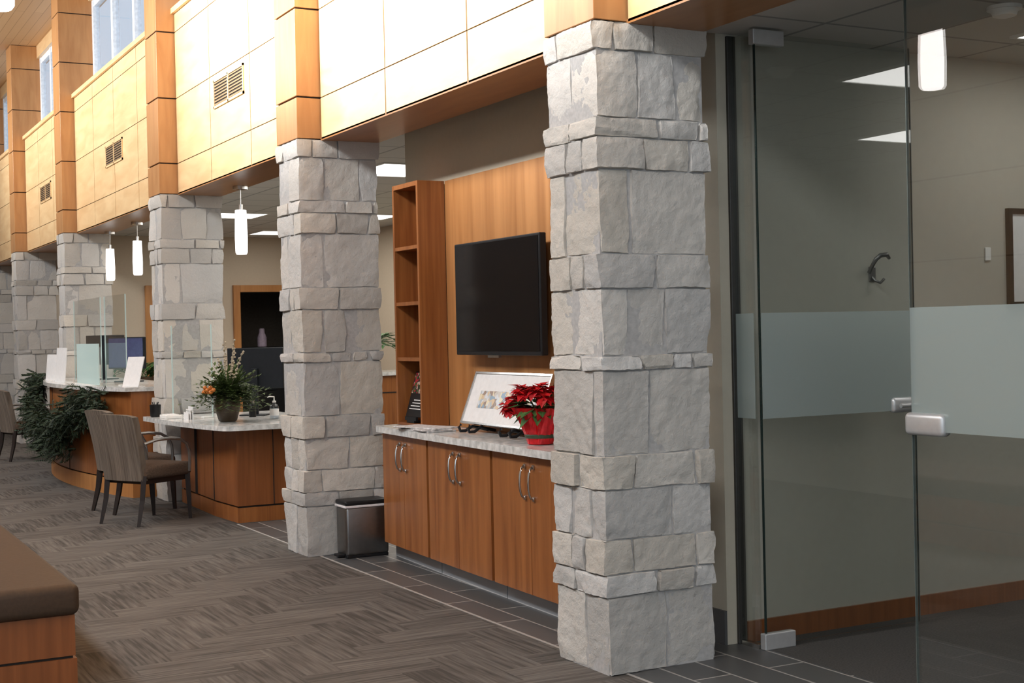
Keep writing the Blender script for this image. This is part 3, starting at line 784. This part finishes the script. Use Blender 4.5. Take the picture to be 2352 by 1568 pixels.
# ------------------------------------------------------------------ bench
t = thing('upholstered_bench', 'brown leather padded bench on a wooden base in the lower left corner', 'bench', (.73, 7.7, 0))
ob('cushion', bx(new(), .33, 1.12, 6.08, 9.4, .325, .46, .035, 4), M_leather, t, smooth=True)
ob('base', bx(new(), .36, 1.10, 6.11, 9.37, .15, .325), M_cherry_d, t)
ob('reveal', bx(new(), .37, 1.09, 6.12, 9.36, .138, .15), M_dark, t)
ob('plinth', bx(new(), .355, 1.105, 6.105, 9.375, 0, .138), M_cherry_d, t)

# ------------------------------------------------------------------ pendants & ceiling lights
PLb = ['largest opal glass pendant lamp over the low desk', 'right opal pendant lamp of the pair over the curved counter', 'left opal pendant lamp of the pair, next to the fourth column']
def pendant(name, label, loc, zt, rad, z0, z1, mat, group):
    t = thing(name, label, 'lamp', (loc[0], loc[1], z0), 0, group)
    x, y = loc
    b = lathe(new(), [(.01, z0+.01), (rad*.8, z0), (rad*.95, z0+.02), (rad, z0+(z1-z0)*.4), (rad*.88, z1), (.015, z1+.004)], (x, y, 0), 24); ob('shade', b, mat, t, smooth=True)
    b = new(); cyl(b, (x, y, z1), (x, y, z1+.05), .02, n=12); ob('socket', b, M_steel, t)
    b = new(); cyl(b, (x, y, z1+.05), (x, y, zt-.03), .005, n=8); ob('rod', b, M_steel, t)
    b = new(); cyl(b, (x, y, zt-.03), (x, y, zt), .065, .065, n=20); ob('canopy', b, M_steel, t)
for (x, y), lab in zip(((3.62, 11.8), (3.62, 15.75), (3.62, 17.2)), PLb): pendant('pendant_lamp', lab, (x, y), 2.83, .056, 2.23, 2.62, M_shade, 'pendant lamps over the counters')
pendant('lobby_pendant', 'white cylindrical pendant lamp cut by the top left corner', (.96, 6.97), 5.9, .088, 3.10, 3.58, M_lshade, None)
def clight(label, x, y, z, lx, ly, mat):
    t = thing('ceiling_light', label, 'light', (x, y, z), 0, 'recessed ceiling light panels')
    f = new()
    bx(f, x-lx/2, x-lx/2+.025, y-ly/2, y+ly/2, z-.012, z); bx(f, x+lx/2-.025, x+lx/2, y-ly/2, y+ly/2, z-.012, z)
    bx(f, x-lx/2+.025, x+lx/2-.025, y-ly/2, y-ly/2+.025, z-.012, z); bx(f, x-lx/2+.025, x+lx/2-.025, y+ly/2-.025, y+ly/2, z-.012, z)
    ob('frame', f, M_white, t)
    ob('diffuser', bx(new(), x-lx/2+.025, x+lx/2-.025, y-ly/2+.025, y+ly/2-.025, z-.008, z), mat, t)
clight('ceiling light panel seen just right of the second column, left of the bookcase', 4.8, 11.1, 2.94, .6, .9, M_light)
clight('ceiling light panel beyond the largest pendant lamp', 4.8, 15.8, 2.94, .6, .7, M_light)
clight('small far ceiling light panel above the dark doorway', 6.1, 18.3, 2.94, .6, .7, M_light)
clight('far ceiling light panel above the back cabinet', 6.4, 15.6, 2.94, .6, .7, M_light)
clight('office ceiling light panel at the top right corner, near the smoke detector', 5.86, 4.45, 2.88, 1.1, .6, M_olight)
clight('deeper office ceiling light panel seen only as a reflection', 7.7, 2.6, 2.88, 1.2, .6, M_olight)
t = thing('smoke_detector', 'round pale smoke detector on the office ceiling', 'smoke detector', (4.79, 4.31, 2.88))
ob('base', lathe(new(), [(.075, -.015), (.075, 0)], (4.79, 4.31, 2.88), 24), M_white, t)
ob('dome', lathe(new(), [(.02, -.05), (.05, -.042), (.06, -.015)], (4.79, 4.31, 2.88), 24), M_white, t, smooth=True)

# ------------------------------------------------------------------ glass office front
XO = 4.0
def band(parent, x0, x1, y0, y1):
    ob('frosted_band', bx(new(), x0, x1, y0, y1, 1.07, 1.56), M_frost, parent)
YJ = YW-.017
t = thing('glass_sidelight', 'narrow fixed glass sidelight between the door hinge and the wall', 'glass panel', (XO, 5.15, 0))
ob('pane', bx(new(), XO-.005, XO+.005, 5.098, YJ, .02, 2.86), M_glass, t); band(t, XO-.007, XO-.0055, 5.099, YJ-.001)
ob('bottom_channel', bx(new(), XO-.015, XO+.015, 5.098, YJ, 0, .02), M_steel, t)
t = thing('glass_door', 'frameless glass door with frosted band, swung open into the office', 'door', (XO, 5.075, 0))
ob('pane', bx(new(), XO+.01, 4.965, 5.069, 5.079, .02, 2.855), M_glass, t)
ob('frosted_band', bx(new(), XO+.012, 4.963, 5.0655, 5.068, 1.07, 1.56), M_frost, t)
ob('hinge_edge', bx(new(), XO+.005, XO+.01, 5.068, 5.080, .02, 2.855), M_gedge, t)
ob('free_edge', bx(new(), 4.965, 4.968, 5.069, 5.079, .02, 2.855), M_gedge2, t)
ob('top_patch', bx(new(), XO-.01, XO+.17, 5.055, 5.093, 2.80, 2.87, .004), M_satin, t)
ob('bottom_patch', bx(new(), XO-.01, XO+.17, 5.055, 5.093, 0, .075, .004), M_satin, t)
b = bx(new(), 4.80, 4.965, 5.048, 5.095, 1.06, 1.135, .018, 3); lk = ob('lock_case', b, M_satin, t, smooth=True)
b = new(); tube(b, [(4.92, 5.05, 1.098), (4.92, 5.005, 1.098), (4.86, 5.0, 1.098), (4.80, 5.0, 1.098)], .011, 10); ob('lever_handle', b, M_satin, lk, smooth=True)
t = thing('glass_partition', 'large fixed glass partition at right with frosted band and steel strike', 'glass panel', (XO, 2.6, 0))
ob('pane', bx(new(), XO-.006, XO+.006, 0.2, 4.10, .02, 2.87), M_glass, t)
ob('edge', bx(new(), XO-.006, XO+.006, 4.10, 4.103, .02, 2.87), M_gedge2, t)
band(t, XO-.0095, XO-.0065, .2, 4.098)
ob('bottom_channel', bx(new(), XO-.015, XO+.015, .2, 4.10, 0, .02), M_steel, t)
ob('strike_case', bx(new(), XO-.03, XO+.03, 3.92, 4.125, 1.052, 1.142, .02, 4), M_satin, t, smooth=True)
# coat hook
hx0, hz0 = 4.86, 1.765
t = thing('coat_hook', 'curved brushed metal coat hook on the office wall', 'hook', (hx0, YW, hz0))
ob('plate', bx(new(), hx0-.022, hx0+.022, YW-.008, YW, hz0-.055, hz0+.02, .003), M_hook, t)
b = new(); tube(b, [(hx0-.02, YW-.005, hz0-.01), (hx0-.02, YW-.025, hz0+.02), (hx0-.012, YW-.045, hz0+.055), (hx0+.008, YW-.06, hz0+.075), (hx0+.04, YW-.068, hz0+.078), (hx0+.062, YW-.062, hz0+.06)], [.010, .010, .011, .012, .012, .008], 8); ob('upper_hook', b, M_hook, t, smooth=True)
b = new(); tube(b, [(hx0, YW-.005, hz0-.03), (hx0, YW-.025, hz0-.05), (hx0+.02, YW-.04, hz0-.062), (hx0+.045, YW-.04, hz0-.042)], .007, 8); ob('lower_hook', b, M_hook, t, smooth=True)
# office picture & plate
t = thing('framed_picture', 'black framed picture with white mount on the office wall at right edge', 'picture', (6.14, YW, 1.57))
f = new()
bx(f, 5.81, 5.84, YW-.025, YW, 1.57, 2.1); bx(f, 6.46, 6.49, YW-.025, YW, 1.57, 2.1); bx(f, 5.84, 6.46, YW-.025, YW, 1.57, 1.6); bx(f, 5.84, 6.46, YW-.025, YW, 2.07, 2.1)
ob('frame', f, M_pframe, t); ob('mount', bx(new(), 5.84, 6.46, YW-.015, YW, 1.6, 2.07), M_paper, t)
tag(ob('wall_plate', bx(new(), 5.65, 5.69, YW-.01, YW, 1.82, 1.89, .003), M_white), 'small white wall plate left of the black framed office picture', 'wall plate')

# ------------------------------------------------------------------ back office bits
t = thing('back_cabinet', 'wooden back office cabinet glimpsed between second column and bookcase', 'cabinet', (6.0, 14.1, 0))
ob('body', bx(new(), 5.4, 6.6, 13.9, 14.5, 0, 1.05), M_cherry, t); ob('worktop', bx(new(), 5.36, 6.64, 13.86, 14.54, 1.05, 1.09), M_granite, t)
ob('panel_joint', bx(new(), 5.4, 6.6, 13.893, 13.9, .86, .87), M_dark, t)
def palm(name, label, loc, potr, poth, n, Ln, W, seed, up=.9):
    rnd = random.Random(seed); x, y, z = loc
    t = thing(name, label, 'plant', loc)
    ob('pot', lathe(new(), [(potr*.7, 0), (potr*.75, .01), (potr, poth), (potr*.9, poth), (potr*.85, poth*.9)], loc, 24), M_bronze, t, smooth=True)
    b = new()
    for q in range(n):
        a = rnd.uniform(0, 2*PI); d = V((math.cos(a), math.sin(a), rnd.uniform(.4, up)*1.6)).normalized()
        p = V((x, y, z+poth*.9))
        L = Ln*rnd.uniform(.7, 1.1)
        pts = [p+d*L*u-V((0, 0, .4*L*u*u*u)) for u in [i/6 for i in range(7)]]
        tube(b, pts, .004, 4)
        for i in range(2, 7):
            for sg in (-1, 1):
                dd = (pts[i]-pts[i-1]).normalized(); s = (dd.cross(V((0, 0, 1)))*sg+dd*.9).normalized()
                leaf(b, pts[i], s, (0, 0, 1), W*4, W, .01)
    ob('foliage', b, M_green2, t)
palm('potted_plant', 'leafy green plant on the back cabinet beside the second column', (5.68, 14.15, 1.09), .11, .16, 22, .55, .045, 21)
palm('potted_palm', 'tall dark palm behind the monitors on the curved counter', (4.28, 18.68, 0), .2, 1.0, 18, .62, .045, 22)

# ------------------------------------------------------------------ lights
def area(name, loc, dirv, sx, sy, power, col=(1, 1, 1), spread=180):
    l = bpy.data.lights.new(name, 'AREA'); l.shape = 'RECTANGLE'; l.size = sx; l.size_y = sy; l.energy = power; l.color = col
    l.spread = math.radians(spread)
    o = bpy.data.objects.new(name, l); COL.objects.link(o); o.location = loc
    o.rotation_euler = V(dirv).to_track_quat('-Z', 'Y').to_euler(); return o
area('lobby_high_light', (-1.6, 9.5, 5.62), (1, 0, -.8), 25, 1.0, 1080, (.93, .965, 1))
area('cladding_wash', (0.2, 7.6, 4.7), (1, 0, -.05), 8.0, .8, 530, (1, .98, .96), 72)  # added narrow-beam light hung in mid-air to brighten the near cladding
area('cladding_wash_far', (0.2, 18, 4.7), (1, 0, -.06), 12, .8, 150, (1, .98, .95), 75)  # second added beam, lifts the cladding of the far bays
area('rear_fill', (0, -4, 3), (.15, 1, -.05), 5, 3, 80, (.97, .985, 1))  # added fill from behind the camera for the columns' near faces
area('back_office_fill', (5.3, 13.2, 2.9), (0, 0, -1), 2.4, 9, 165, (1, .95, .87))  # added ambient fill under the ceiling, besides the light panels
w = bpy.data.worlds.new('world'); scene.world = w; w.use_nodes = True
w.node_tree.nodes['Background'].inputs[0].default_value = (.70, .85, 1.0, 1); w.node_tree.nodes['Background'].inputs[1].default_value = 1.0
